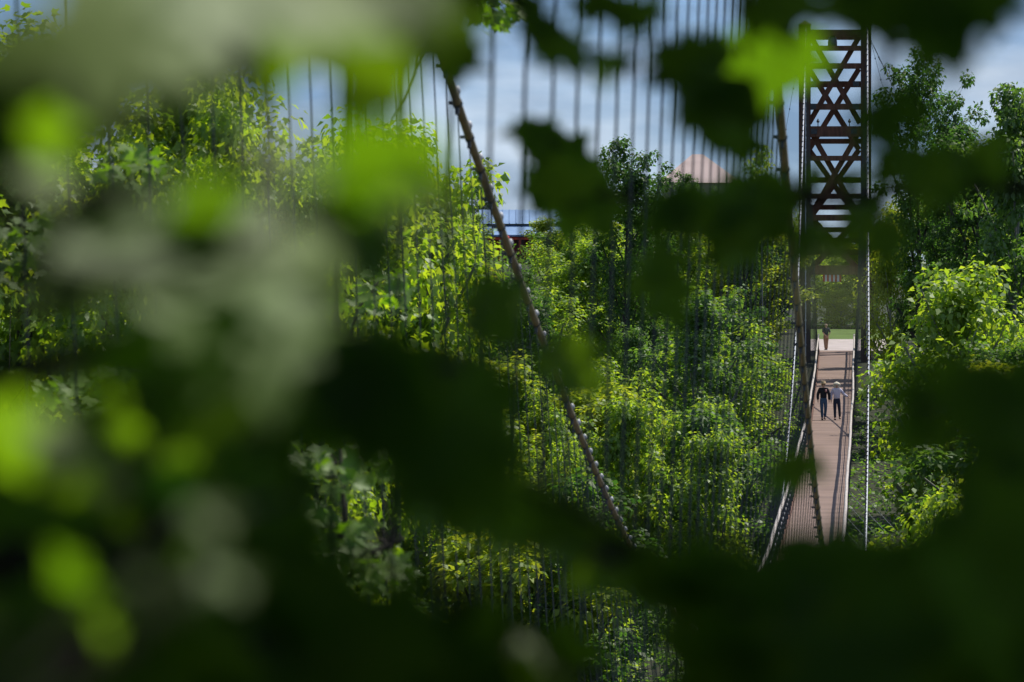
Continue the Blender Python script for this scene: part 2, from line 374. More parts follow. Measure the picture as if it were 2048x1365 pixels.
for x0, x1 in ((1609, 1732),):                 # side bracing between front and back posts
    for x in (x0, x1):
        X = tp(x, 0, TD).x
        for k in range(4):
            z0 = TO.z + 1 + k * 5; mb = MB(); mb.bar((X, FR + .3, z0), (X, BK - .3, z0 + 4.6), .28, .2, (1, 0, 0)); tbuild(mb, 'brace', M['timber'])
for x, y in ((1626, 213), (1712, 213), (1628, 263), (1708, 263), (1626, 168), (1712, 168)):   # bolted steel plates
    p = tp(x, y, FR - .24); mb = MB(); mb.box(p.x - .2, p.x + .2, p.y - .012, p.y + .0, p.z - .17, p.z + .17)
    for i in range(3):
        for j in range(3): mb.box(p.x - .15 + i * .13, p.x - .11 + i * .13, p.y - .04, p.y - .013, p.z - .13 + j * .11, p.z - .09 + j * .11)
    tbuild(mb, 'bolt_plate', M['steel'])
for x in (1636, 1699):
    p = tp(x, 253, FR); mb = MB(); mb.lathe([(.03, 0), (.03, .22), (.09, .26), (.10, .34), (.04, .42), (.04, .48)], (p.x, p.y, p.z), 8); tbuild(mb, 'finial_light', M['steel'])
p = tp(1665, 70, FR + .1); mb = MB(); mb.lathe([(.30, -.85), (.30, -.45), (.25, -.2), (.12, -.05), (.05, 0), (.05, .1)], (p.x, p.y, p.z), 14)
bell = mb.build('hanging_bell', M['steel'], None, True); tag(bell, 'dark dome shaped bell under the top crossbeam of the timber tower', 'bell')
# guy wires with small bulbs
for (x0, y0, x1, y1) in ((1741, 80, 1925, 690), (1741, 78, 2060, 640), (1741, 78, 2075, 610), (1741, 82, 2100, 655), (1600, 100, 1480, 610)):
    a = tp(x0, y0, TD); b = tp(x1, y1, TD + 6); b.z = ground(b.x, b.y)
    mb = MB(); mb.tube([a.lerp(b, t) + Vector((0, 0, -0.8 * math.sin(math.pi * t))) for t in np.linspace(0, 1, 12)], 0.014, 4)
    for t in np.linspace(.05, .95, 16):
        q = a.lerp(b, t) + Vector((0, 0, -0.8 * math.sin(math.pi * t))); mb.box(q.x - .035, q.x + .035, q.y - .035, q.y + .035, q.z - .09, q.z)
    tbuild(mb, 'guy_wire', M['wire'])
# striped flag under the portal beam
fl = empty('striped_flag', tp(1664, 550, FR - .05)); tag(fl, 'red and white striped flag hanging under the lowest crossbeam of the tower', 'flag')
for k in range(9):
    x = (k - 4.5) * .13; mb = MB(); n_ = 4
    mb.add([(x + .13 * i / n_, -.03 * math.sin((k + i / n_) * 1.9), z) for z in (0, -.44) for i in range(n_ + 1)], [(i, i + 1, i + n_ + 2, i + n_ + 1) for i in range(n_)])
    o = mb.build('stripe', M['red'] if k % 2 == 0 else M['white'], fl); 
    sm_ = o.modifiers.new('thick', 'SOLIDIFY'); sm_.thickness = .012

# ------------------------------------------------------------------ lodge on the plateau
BD = 402.0
lo = empty('lodge', at(1056, 530, BD)); LO = lo.location.copy()
tag(lo, 'dark red lodge with two tiered blue metal roof beyond the trees', 'lodge')
def lbuild(mb, name, mat): 
    o = mb.build(name, mat); o.parent = lo; o.matrix_parent_inverse = Matrix.Translation(-LO); return o
A, B_ = at(962, 530, BD), at(1150, 466, BD)
mb = MB(); mb.box(A.x, B_.x, BD, BD + 7, A.z - 1.2, B_.z); lbuild(mb, 'wall', M['redwall'])
e0, e1 = at(952, 470, BD - 1.1), at(1160, 452, BD + 1.6)
mb = MB(); mb.add([(e0.x, e0.y, e0.z), (e1.x, e0.y, e0.z), (e1.x, e1.y, e1.z + .05), (e0.x, e1.y, e1.z + .05), (e0.x, e0.y, e0.z - .12), (e1.x, e0.y, e0.z - .12), (e1.x, e1.y, e1.z - .07), (e0.x, e1.y, e1.z - .07)],
                  [(0,1,2,3),(0,4,5,1),(1,5,6,2),(4,7,6,5),(3,7,4,0)]); lr = lbuild(mb, 'lower_roof', M['roof'])
c0, c1 = at(975, 452, BD + 1.7), at(1130, 446, BD + 1.7)
mb = MB(); mb.box(c0.x, c1.x, BD + 1.75, BD + 5, c0.z - .5, c1.z + .1); lbuild(mb, 'clerestory', M['white'])
u0, u1 = at(958, 448, BD + 1.2), at(1145, 420, BD + 3.6)
mb = MB(); mb.add([(u0.x, u0.y, u0.z), (u1.x, u0.y, u0.z), (u1.x, u1.y, u1.z), (u0.x, u1.y, u1.z), (u0.x, u1.y + 2.6, u0.z), (u1.x, u1.y + 2.6, u0.z)],
                  [(0,1,2,3),(3,2,5,4),(0,3,4),(1,5,2),(0,4,5,1)]); lbuild(mb, 'upper_roof', M['roof'])
mb = MB()
for k in range(14):
    x = u0.x + .25 + k * .48; mb.bar((x, u0.y - .02, u0.z + .03), (x, u1.y, u1.z + .03), .05, .05, (0, 0, 1))
lbuild(mb, 'roof_seam', M['roof'])
f0, f1 = at(968, 480, BD - .9), at(1095, 475, BD - .9)
mb = MB(); mb.box(f0.x, f1.x, f0.y - .08, f0.y + .08, f0.z, f1.z); lbuild(mb, 'fascia', M['redtrim'])
for x in (970, 1000, 1040, 1090):
    p = at(x, 530, BD - .9); mb = MB(); mb.box(p.x - .08, p.x + .08, p.y - .07, p.y + .07, p.z - 1, f0.z); lbuild(mb, 'porch_post', M['redtrim'])
for x in (985, 1070, 1115):
    a, b = at(x - 9, 512, BD), at(x + 9, 488, BD)
    mb = MB(); mb.box(a.x - .06, b.x + .06, BD - .07, BD - .002, a.z - .06, b.z + .06); wo = lbuild(mb, 'window', M['redtrim'])
    mb = MB(); mb.box(a.x, b.x, BD - .085, BD - .072, a.z, b.z); po = mb.build('pane', M['glass']); po.parent = wo; po.matrix_parent_inverse = Matrix.Translation(-LO)
p = at(1012, 478, BD - 1.2); mb = MB(); mb.lathe([(.03, .25), (.2, .2), (.28, 0), (.2, -.2), (.03, -.25)], (p.x, p.y, p.z), 12)
tag(mb.build('lantern', M['red'], None, True), 'round red lantern hanging from the porch of the lodge', 'lantern')

pv = empty('pavilion', (at(1398, 0, 424).x, 424, ground(14, 424))); tag(pv, 'pale pavilion with a low peaked pinkish roof showing over the treetops', 'pavilion')
pz = (682.5 - 368) / F * 424 - pv.location.z; hw_ = 2.7
mb = MB(); mb.box(-hw_, hw_, -2.2, 2.2, -.3, pz); mb.build('wall', M['cream'], pv)
mb = MB(); mb.add([(-hw_ - .4, -2.6, pz), (hw_ + .4, -2.6, pz), (hw_ + .4, 2.6, pz), (-hw_ - .4, 2.6, pz), (-.5, 0, pz + 2.2), (.3, 0, pz + 2.2)], [(0,1,5,4),(1,2,5),(2,3,4,5),(3,0,4),(0,3,2,1)]); mb.build('roof', M['pinkroof'], pv)
for k in (-1.6, 0, 1.6):
    mb = MB(); mb.box(k - .4, k + .4, -2.24, -2.202, pz - 2.0, pz - .8); wn = mb.build('window', M['white'], pv)
    mb = MB(); mb.box(k - .33, k + .33, -2.26, -2.242, pz - 1.93, pz - .87); mb.build('pane', M['glass'], wn)

# ------------------------------------------------------------------ trees
def outline(kind):
    if kind == 'maple':
        h = [(.03, 0), (.22, -.10), (.42, -.06), (.33, .10), (.52, .18), (.70, .42), (.48, .42), (.30, .46), (.20, .50), (.27, .68), (.14, .76)]
    elif kind == 'lobed':
        h = [(.35, -.08), (.62, .38), (.24, .45)]
    pts = [(0.0, 0.0)] if kind == 'lobed' else []
    pts += h + [(0, 1.0)] + [(-x, y) for x, y in reversed(h)]
    return pts
def leaf_template(kind, fold=0.18, droop=0.12):
    if kind == 'rhomb':
        V = np.array([(0, 0, 0), (.36, .42, .1), (0, 1, -.05), (-.36, .42, .1)], float); return V, np.array([(0, 1, 2, 3)])
    o = outline(kind); V = [(0, .3, 0)] + [(x, y, 0) for x, y in o]
    V = np.array(V, float); V[:, 2] = np.abs(V[:, 0]) * fold - droop * V[:, 1] ** 2 - 0.25 * droop * np.abs(V[:, 0]) ** 2 * 3
    n = len(o); Fc = np.array([(0, 1 + i, 1 + (i + 1) % n) for i in range(n)]); return V, Fc
def frames(nrm, tip):
    nrm = nrm / np.linalg.norm(nrm, axis=1, keepdims=True)
    tip = tip - nrm * np.sum(tip * nrm, axis=1, keepdims=True); tip /= np.linalg.norm(tip, axis=1, keepdims=True) + 1e-9
    sx = np.cross(tip, nrm); return np.stack([sx, tip, nrm], axis=2)
def scatter(P, nrm, tip, size, kind):
    TV, TF = leaf_template(kind); Mx = frames(nrm, tip)
    V = np.einsum('nij,kj->nki', Mx, TV) * size[:, None, None] + P[:, None, :]
    Fc = TF[None] + (np.arange(len(P)) * len(TV))[:, None, None]
    return V.reshape(-1, 3), Fc.reshape(-1, TF.shape[1])
def grow(seed, H, Rr, nleaf, lsize, kind, mat, bark, plume=False, bare=0.28, clump=0.42, limbs=16, thin=1.0):
    g_ = np.random.default_rng(seed); rd = random.Random(seed)
    tm = MB(); tr = (0.012 * H + .03) * thin
    ph = [rd.uniform(0, 6.3) for _ in range(4)]
    def tpnt(t): return Vector((.025 * H * math.sin(2.3 * t + ph[0]) * t, .025 * H * math.sin(2.9 * t + ph[1]) * t, H * .97 * t))
    tm.tube([tpnt(t) for t in np.linspace(0, 1, 9)], [tr * (1 - .9 * t) + .006 for t in np.linspace(0, 1, 9)], 6)
    C = []; 
    for i in range(limbs):
        t = bare + (1 - bare) * ((i + rd.random() * .8) / limbs) ** .9 * .95
        az = i * 2.4 + rd.uniform(-.5, .5)
        u = (t - bare) / (1 - bare)
        prof = (math.sin(math.pi * min(1, .18 + .82 * u) ** .8) * .9 + .22) if not plume else (.55 + .6 * math.sin(math.pi * u))
        L = Rr * prof * rd.uniform(.65, 1.15); el = R(rd.uniform(38, 62) if not plume else rd.uniform(55, 72)) * (0.75 + .35 * u)
        d = Vector((math.cos(az) * math.cos(el), math.sin(az) * math.cos(el), math.sin(el)))
        if plume: L *= 1.5
        b0 = tpnt(t); pts = [b0]
        for k in range(1, 5):
            pts.append(pts[-1] + (d + Vector((rd.uniform(-.15, .15), rd.uniform(-.15, .15), .05 * k))) * L / 4)
        tm.tube(pts, [tr * (1 - t) * .55 + .015 - .003 * k for k in range(5)], 4, False)
        for k in range(2, 5): C.append((pts[k], clump * rd.uniform(.6, 1.2)))
        for k in range(5):
            a = pts[rd.randint(1, 4)]; e = a + Vector((rd.gauss(0, 1), rd.gauss(0, 1), rd.gauss(.5, .6))).normalized() * L * rd.uniform(.22, .5)
            tm.tube([a, e], [.012, .005], 3, False); C.append((e, clump * rd.uniform(.45, 1.0)))
    for k in range(4): C.append((tpnt(1) + Vector((rd.gauss(0, .15), rd.gauss(0, .15), rd.uniform(-.6, .15))) , clump * .5))
    wts = np.array([c[1] ** 2.2 for c in C]); wts /= wts.sum()
    idx = g_.choice(len(C), nleaf, p=wts); ctr = np.array([tuple(c[0]) for c in C]); sg = np.array([c[1] for c in C])
    off = g_.normal(0, 1, (nleaf, 3)); ln = np.linalg.norm(off, axis=1, keepdims=True); off = off / ln * (g_.uniform(0.05, 1, (nleaf, 1)) ** .45)
    P = ctr[idx] + off * sg[idx][:, None] * np.array([1, 1, .8])
    out = off / np.linalg.norm(off, axis=1, keepdims=True)
    nrm = np.array([0, 0, .9]) + .55 * out + g_.normal(0, .45, (nleaf, 3))
    tip = out + np.array([0, 0, -.5]) + g_.normal(0, .5, (nleaf, 3))
    Vv, Ff = scatter(P, nrm, tip, lsize * g_.uniform(.6, 1.25, nleaf), kind)
    top = max(P[:, 2].max(), H)
    return tm.mesh('trunk', bark, True), mesh_np('crown', Vv, Ff, mat), top
KINDS = []
for i in range(5): KINDS.append(grow(110 + i, 11, 3.0, 10500, (.19, .23, .26, .21, .24)[i], 'rhomb', (M['leaf_wood'], M['leaf_mid'], M['leaf_lime'], M['leaf_wood'], M['leaf_dark'])[i], M['palebark'] if i % 2 else M['bark'], clump=.62, limbs=15))
for i in range(3): KINDS.append(grow(200 + i, 12, 1.7, 8000, .19, 'rhomb', (M['leaf_mid'], M['leaf_dark'], M['leaf_wood'])[i], M['palebark'], plume=True, bare=.2, clump=.52))
for i in range(3): KINDS.append(grow(300 + i, 6, 2.2, 7000, .18, 'rhomb', (M['leaf_wood'], M['leaf_lime'], M['leaf_mid'])[i], M['palebark'], bare=.08, clump=.55))
BIG = [grow(400 + i, 21, 5.0, 42000, .17, 'lobed', M['leaf_maple'], M['bark'], clump=1.0, limbs=24, bare=.3) for i in range(3)]
DARKP = [grow(500 + i, 14, 2.0, 12000, .21, 'rhomb', M['leaf_dark'], M['bark'], plume=True, bare=.2, clump=.55, limbs=20) for i in range(2)]
def put_tree(kd, X, Y, base, h, rz, label, group=None, name='tree', wid=None, cat='tree'):
    tme, cme_, top = kd; s_ = h / top; wid = wid or s_
    r_ = empty(name, (X, Y, base), rz); r_.scale = (wid, wid, s_)
    tag(r_, label, cat, group)
    link('trunk', tme, r_); link('crown', cme_, r_)
    return r_
def hero(kd, x, ytop, D, label, wid=None, name='maple_tree', rz=0.0, group=None):
    p = at(x, ytop, D); b = ground(p.x, D) - .2
    return put_tree(kd, p.x, D, b, p.z - b, rz, label, group, name, wid)
hero(BIG[0], 60, 10, 104, 'large dark maple filling the upper left corner against the sky', 1.0, rz=.4)
hero(BIG[1], 330, 70, 96, 'sunlit maple right of the corner tree, with drooping yellow green sprays', .8, rz=2.1)
hero(BIG[2], 545, 150, 88, 'smaller sunlit maple whose rounded top stands by the wire hangers', .55, rz=4.0)
hero(KINDS[3], 735, 215, 205, 'sunlit broad tree on the skyline left of the beige cable', 1.5, 'broadleaf_tree')
hero(KINDS[3], 790, 238, 208, 'bushy sunlit tree just right of the broad skyline tree, ahead of the beige cable', 1.35, 'broadleaf_tree', 2.2)
hero(KINDS[8], 690, 300, 204, 'low bushy tree at the left foot of the broad skyline tree', 1.7, 'broadleaf_tree', 2.2)
hero(KINDS[2], 850, 300, 212, 'lower tree with airy side branches just left of the beige cable', .8, 'broadleaf_tree', 1.0)
hero(KINDS[6], 962, 350, 416, 'small tree top behind the beige cable, above the lodge roof', .8, 'broadleaf_tree')
hero(DARKP[0], 1248, 268, 300, 'tall narrow tree with two plume tops behind the wire hangers', 1.0, 'poplar_tree')
hero(DARKP[1], 1300, 325, 305, 'narrow dark tree leaning against the right side of the two plume tree', .9, 'poplar_tree', 1.1)
hero(KINDS[5], 1150, 400, 340, 'green tree top just right of the lodge roof', 1.3, 'broadleaf_tree')
hero(DARKP[0], 1385, 340, 330, 'thin plume topped tree midway between the two plume tree and the tower', .6, 'poplar_tree', 2.0)
hero(DARKP[1], 1490, 330, 335, 'thin dark plume topped tree nearest the right beige cable', .6, 'poplar_tree', .3)
hero(DARKP[0], 1838, 92, 330, 'tallest dark narrow tree right of the timber tower', 1.1, 'poplar_tree', 3.0)
hero(DARKP[1], 1893, 150, 325, 'second tall dark narrow tree right of the timber tower', .9, 'poplar_tree', 1.6)
hero(DARKP[0], 1960, 240, 318, 'shorter dark tree between the tallest one and the bright edge tree', 1.3, 'poplar_tree', .6)
hero(KINDS[1], 2030, 165, 290, 'bright sunlit tree at the right edge of the view', 1.2, 'broadleaf_tree', .6)
hero(KINDS[8], 1900, 510, 262, 'rounded sunlit tree low on the slope right of the tower', 1.9, 'broadleaf_tree', 2.6)
hero(KINDS[9], 1780, 390, 345, 'shaded tree close against the right post of the tower', 1.0, 'broadleaf_tree', 2.6)
hero(KINDS[3], 1270, 780, 215, 'bright sunlit bushy tree standing forward on the slope, below the plume trees', .9, 'broadleaf_tree', 2.6)
hero(KINDS[0], 1110, 800, 205, 'bright tree behind the lower end of the beige cable', .8, 'broadleaf_tree', .6)
hero(KINDS[3], 1430, 850, 212, 'bright broad tree on the slope beside the left railing of the deck', .8, 'broadleaf_tree', 3.6)
hero(KINDS[8], 1880, 960, 190, 'low sunlit bushy tree in deep shade right of the deck', 1.25, 'broadleaf_tree', .6)
for k, (x, D, h, kd) in enumerate(((1600, 424, 9, 0), (1655, 427, 5.5, 8), (1682, 421, 3.2, 9), (1712, 428, 6.5, 10), (1745, 423, 8, 2), (1560, 422, 8, 3), (1630, 436, 7, 4))):
    p = at(x, 682, D); put_tree(KINDS[kd], p.x, D, ground(p.x, D) - .2, h, k * 1.1, ('broad tree behind the left post of the timber tower', 'small bushy tree at the left end of the lawn', 'smallest bush at the middle of the lawn edge', 'bushy tree at the right end of the lawn', 'broad tree behind the right post of the timber tower', 'broad tree left of the tower beyond the path', 'tallest tree directly behind the lawn')[k], 'trees edging the lawn', 'broadleaf_tree', 1.1)
hero(KINDS[9], 1092, 432, 384, 'rounded tree hiding the right end of the lodge', .9, 'broadleaf_tree', .6)
hero(KINDS[8], 938, 425, 386, 'rounded tree against the left end of the lodge', .8, 'broadleaf_tree', 1.6)
# sparse sapling against the sky left of the tower
hero(grow(777, 14, 1.3, 420, .24, 'lobed', M['leaf_wood'], M['palebark'], bare=.7, clump=.35, limbs=14, thin=.3), 1522, 275, 300, 'sparse leafless looking sapling against the sky beside the right beige cable', .9, 'sapling')
# the wood on the far slope
SKX = [0, 560, 600, 640, 700, 900, 1000, 1200, 1350, 1560, 1600, 1745, 1760, 1830, 2048]
SKY = [330, 400, 470, 430, 380, 370, 400, 400, 410, 400, 470, 470, 400, 330, 300]
cnt = 0
G1 = 'trees of the wood on the far slope'
for Y in np.arange(172, 440, 7.2):
    hwid = 1024 / F * Y + 5
    for X in np.arange(-hwid, hwid, 6.2):
        x_ = X + rng.uniform(-2.2, 2.2); y_ = Y + rng.uniform(-2.6, 2.6)
        px = 1024 + F * x_ / y_
        kd = KINDS[(0, 0, 0, 1, 2, 2, 3, 3, 3, 4, 5, 7, 7, 8, 8, 9, 10, 6)[int(rng.integers(0, 18))]]; H = kd[2] * rng.uniform(.6, 1.25)
        if px < -60 or px > 2110: continue
        if y_ < 378 and -3.9 < x_ - XC(y_) < 6.2: continue
        if y_ >= 378 and 19.0 < x_ < 31 and y_ < 424: continue
        if y_ > 392 and -5 < x_ < 6: continue
        if y_ > 330 and 940 < px < 1130 and y_ < 402: H = min(H, 4.5)
        if px > 1620 and px < 1730 and y_ > 424: H = min(H, 8)
        b = ground(x_, y_) - .15
        topz = (682.5 - (np.interp(px, SKX, SKY) + rng.uniform(0, 70))) / F * y_
        H = min(H, topz - b)
        if px > 915 and px < 1135 and y_ < 402: H = min(H, (682.5 - 535 + rng.uniform(-60, 18)) / F * y_ - b)
        if H < 2.6: continue
        ki = [k is kd for k in KINDS].index(True)
        form = 'broad' if ki < 5 else ('slim' if ki < 8 else 'bushy')
        size = 'tall ' if H > 9.5 else ('short ' if H < 6 else '')
        row = 'at the foot of' if y_ < 215 else ('low on' if y_ < 260 else ('midway up' if y_ < 320 else ('high on' if y_ < 372 else 'on the crest of')))
        side = next(t for lim, t in ((250, 'behind the large corner maple'), (450, 'behind the drooping maple'), (650, 'behind the rounded maple'), (780, 'below the skyline trees'), (930, 'left of the beige cable'),
                    (1130, 'below the lodge'), (1230, 'right of the lodge'), (1330, 'below the two plume tree'), (1420, 'left of the pavilion'), (1500, 'right of the pavilion'), (1610, 'just left of the tower'), (1745, 'behind the tower'),
                    (1860, 'just right of the footbridge'), (9999, 'near the right edge')) if px < lim)
        lab = '%s%s tree %s the slope %s' % (size, form, row, side)
        put_tree(kd, x_, y_, b, H, rng.uniform(0, 6.28), lab, 'trees of the wood on the far slope', 'woodland_tree', wid=H / kd[2] * rng.uniform(.95, 1.35))
        cnt += 1
print('woodland trees', cnt)
# undergrowth on the slope, darker leaf colour paints shade into the hollows
nU = 150000
yy = rng.uniform(165, 430, nU); xx = rng.uniform(-1, 1, nU) * (1024 / F * yy + 6)
keep = ~((np.abs(xx - np.interp(yy, [0, 49, 88, 155, 275, 375, 420], [-2.4, 0.73, 3.28, 8.0, 15.45, 21.4, 24.2])) < 2.2) & (yy > 338) & (yy < 372)) & ~((yy > 364) & (xx > 14) & (xx < 33) & (yy < 418))
xx, yy = xx[keep], yy[keep]
hump = np.abs(np.sin(xx * .9 + 1.3 * np.sin(yy * .23)) * np.sin(yy * .31 + xx * .2))
zz = np.array([ground(a, b) for a, b in zip(xx, yy)]) + rng.uniform(0, 1, len(xx)) ** .7 * (0.3 + 1.6 * hump) * np.where(np.abs(xx - np.interp(yy, [155, 275, 375], [8.1, 15.45, 21.4])) < 3, .5, 1)
zl = np.where(np.abs(xx - np.interp(yy, [155, 275, 375], [8.1, 15.45, 21.4])) < 3.5, -1.2, 99)
P = np.stack([xx, yy, zz], 1); nU = len(P)
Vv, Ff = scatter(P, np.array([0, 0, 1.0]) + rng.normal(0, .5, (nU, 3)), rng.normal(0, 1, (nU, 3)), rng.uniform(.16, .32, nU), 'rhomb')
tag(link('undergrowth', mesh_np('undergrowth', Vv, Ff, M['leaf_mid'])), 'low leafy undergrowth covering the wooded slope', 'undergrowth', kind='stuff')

# ------------------------------------------------------------------ near leaves
leaf_meshes = []
for f_, d_ in ((.12, .10), (.3, .2), (.05, .32), (.22, -.1)):
    TV, TF = leaf_template('maple', f_, d_); leaf_meshes.append(mesh_np('leaf', TV, TF, M['leaf_near'], True))
view = Vector((0, -1, 0)); NH = (S + view).normalized()
lit_pts = []
class NearTree:
    def __init__(s, name, label, base, cat='tree', group=None):
        s.root = empty(name, base); tag(s.root, label, cat, group); s.base = Vector(base); s.leaves = []; s.tw = MB()
    def leaf(s, P, size, typ, roll=None, asp=1.0, tiltspread=.35):
        n_ = {'dark': Vector((0, -1, .45)), 'lit': Vector((.25, .75, .62)), 'pale': NH, 'nat': Vector((.1, -.5, .8)), 'sheen': Vector((NH.x * .7, NH.y - .25, NH.z))}[typ].copy()
        k = {'dark': tiltspread, 'lit': .10, 'pale': .08, 'nat': .45, 'sheen': .3}[typ]
        n_ = (n_ + Vector(rng.normal(0, k, 3))).normalized()
        if roll is None: roll = random.gauss(0, .9)
        dn = Vector((math.sin(roll), 0.15, -math.cos(roll)))
        t = (dn - n_ * dn.dot(n_)).normalized(); sx = t.cross(n_)
        o = link('leaf', random.choice(leaf_meshes), s.root)
        Mx = Matrix((sx, t, n_)).transposed().to_4x4(); P0 = P - t * (.4 * size)
        o.matrix_local = Matrix.Translation(P0 - s.base) @ Mx @ Matrix.Diagonal((size * asp, size, size, 1))
        s.leaves.append(P0)
        if typ in ('lit', 'pale') : lit_pts.append((P, size))
    def blob(s, cx, cy, rx, ry, ang, D0, D1, n, typ, size=(.09, .13), roll=None):
        for _ in range(n):
            D = random.uniform(D0, D1); r_ = math.sqrt(random.random()); a = random.uniform(0, 6.283)
            u, v = rx * r_ * math.cos(a), ry * r_ * math.sin(a); c, s_ = math.cos(R(ang)), math.sin(R(ang))
            s.leaf(at(cx + u * c - v * s_, cy + u * s_ + v * c, D), random.uniform(*size), typ, roll)
    def branch(s, pts, r0, r1):
        pts = [Vector(p) for p in pts]; m = len(pts)
        s.tw.tube([p - s.base for p in pts], [r0 + (r1 - r0) * i / (m - 1) for i in range(m)], 6); s.bp = getattr(s, 'bp', []) 
        for a, b in zip(pts[:-1], pts[1:]):
            L = (b - a).length; k = max(2, int(L / .08)); s.bp += [a.lerp(b, i / k) for i in range(k)]
    def finish(s, name='branches'):
        if s.leaves and getattr(s, 'bp', None):
            B = np.array([tuple(p) for p in s.bp])
            for P0 in s.leaves:
                d = np.linalg.norm(B - np.array(tuple(P0)), axis=1); q = Vector(B[int(d.argmin())])
                if 0.01 < d.min() < 1.2:
                    mid = P0.lerp(q, .5) + Vector((0, 0, .02)); s.tw.tube([q - s.base, mid - s.base, P0 - s.base], [.0016, .0013, .001], 3, False)
        s.tw.build(name, M['bark'], s.root, True)

def vis(x, y, D): return at(x, y, D)
# T1: overhanging maple whose lower branches cross the top of the view
T1 = NearTree('overhanging_maple', 'maple arching over the top of the view with dark out of focus leaves', (-3.0, 1.0, ground(-3, 1) - .1))
T1.branch([(-3, 1, -1.7), (-2.9, 1.2, 1.0), (-2.3, 1.8, 2.4), (-1.0, 3.0, 2.9), (.5, 4.5, 2.6)], .14, .03)
T1.branch([(-2.3, 1.8, 2.4), (-1.2, 2.6, 1.6), vis(-200, -300, 3.2), vis(300, -60, 3.4), vis(800, -40, 4.5)], .035, .006)
T1.branch([(-1.0, 3.0, 2.9), vis(700, -700, 6), vis(1000, -40, 7), vis(1120, 90, 7), vis(1260, 150, 7)], .03, .005)
T1.branch([(.5, 4.5, 2.6), vis(1500, -500, 6), vis(1480, -60, 6.4), vis(1490, 120, 6.4)], .02, .005)
T1.branch([(.5, 4.5, 2.6), vis(1900, -600, 5.6), vis(1850, -40, 6), vis(1780, 60, 6), vis(1760, 300, 6)], .02, .005)
T1.branch([vis(800, -40, 4.5), vis(900, -60, 6), vis(880, 0, 7)], .006, .004)
b = T1.blob
for q in ((150, 60, 2.5, .085, 'pale', -1.2), (250, 110, 2.6, .09, 'pale', -1.0), (330, 30, 2.6, .085, 'pale', 1.2), (480, -10, 2.6, .08, 'pale', 1.4), (640, 10, 2.7, .075, 'pale', 1.4), (780, 0, 2.8, .06, 'pale', -1.3)):
    T1.leaf(at(q[0], q[1], q[2]), q[3], q[4], q[5])
b(700, 60, 55, 40, 0, 4.2, 5, 5, 'dark', (.08, .1)); b(725, 130, 25, 40, 0, 4.5, 5, 3, 'dark', (.08, .1), 0)
b(600, 30, 260, 25, 0, 3.6, 4.6, 10, 'dark'); b(440, 60, 30, 60, 0, 3.8, 4.4, 4, 'dark', (.08, .1))
b(905, 90, 14, 60, -20, 7.5, 8.5, 6, 'dark', (.06, .08), -.2); b(870, 20, 60, 30, 0, 6, 8, 8, 'dark', (.07, .1))
b(1230, 15, 60, 15, 0, 6, 7, 3, 'dark', (.06, .09)); b(1090, 60, 40, 12, 50, 6, 7, 3, 'dark', (.05, .07)); b(1180, 125, 50, 10, 15, 6, 7, 3, 'dark', (.05, .06))
b(1430, 155, 35, 35, 0, 6.8, 7.6, 5, 'dark', (.10, .12)); b(1470, 195, 35, 30, 0, 6.8, 7.6, 5, 'dark', (.10, .12)); b(1460, 275, 10, 10, 0, 6.8, 7.6, 1, 'dark', (.06, .07)); b(1555, 135, 25, 25, -30, 6.3, 6.8, 2, 'lit', (.10, .11)); b(1470, 290, 20, 30, 0, 6.8, 7.6, 2, 'dark', (.08, .1))
b(1690, 10, 90, 20, 0, 5, 6, 4, 'dark', (.06, .09)); b(1870, 60, 50, 60, 30, 4.6, 6, 5, 'dark', (.06, .09)); b(1770, 255, 25, 25, 0, 5, 6, 2, 'dark', (.05, .07)); b(1960, 15, 60, 20, 0, 5, 6, 3, 'dark', (.05, .08))
b(1540, 20, 25, 25, 0, 6, 7, 2, 'dark', (.06, .08)); b(1820, 20, 90, 20, 0, 4.5, 6, 4, 'dark', (.07, .09))
# T2: young maple on the left
T2 = NearTree('young_maple', 'young maple crowding the left side of the view with blurred sunlit and shaded leaves', (-2.1, 4.2, ground(-2.1, 4.2) - .1))
T2.branch([(-2.1, 4.2, -2.5), (-2.0, 4.2, -.8), (-1.7, 4.1, .1), (-1.3, 4.0, .9)], .05, .02)
T2.branch([(-2.0, 4.2, -.8), vis(-900, 900, 4.2), vis(0, 760, 4.2), vis(380, 640, 4.4), vis(620, 640, 4.8), vis(980, 760, 5.4)], .02, .004)
T2.branch([(-1.7, 4.1, .1), vis(-900, 500, 3.6), vis(0, 560, 3.0), vis(300, 560, 2.8), vis(560, 500, 2.8)], .015, .003)
T2.branch([(-2.0, 4.2, -1.2), vis(-700, 1300, 3.8), vis(0, 1150, 3.8), vis(300, 1080, 3.9), vis(560, 1000, 4.2)], .015, .004)
T2.branch([(-1.7, 4.1, .1), vis(-700, 200, 4.4), vis(0, 240, 4.6), vis(300, 260, 4.8), vis(760, 380, 4.8)], .012, .003)
b = T2.blob
b(150, 200, 120, 25, 0, 4.4, 5.4, 8, 'dark', (.08, .1)); b(20, 310, 20, 60, 0, 4.4, 5.2, 3, 'dark', (.08, .1)); b(330, 190, 30, 20, 0, 4.4, 5.2, 2, 'dark', (.06, .08))
T2.leaf(at(95, 270, 3.3), .045, 'lit', .3)
b(200, 470, 40, 60, 0, 4, 5, 2, 'dark')
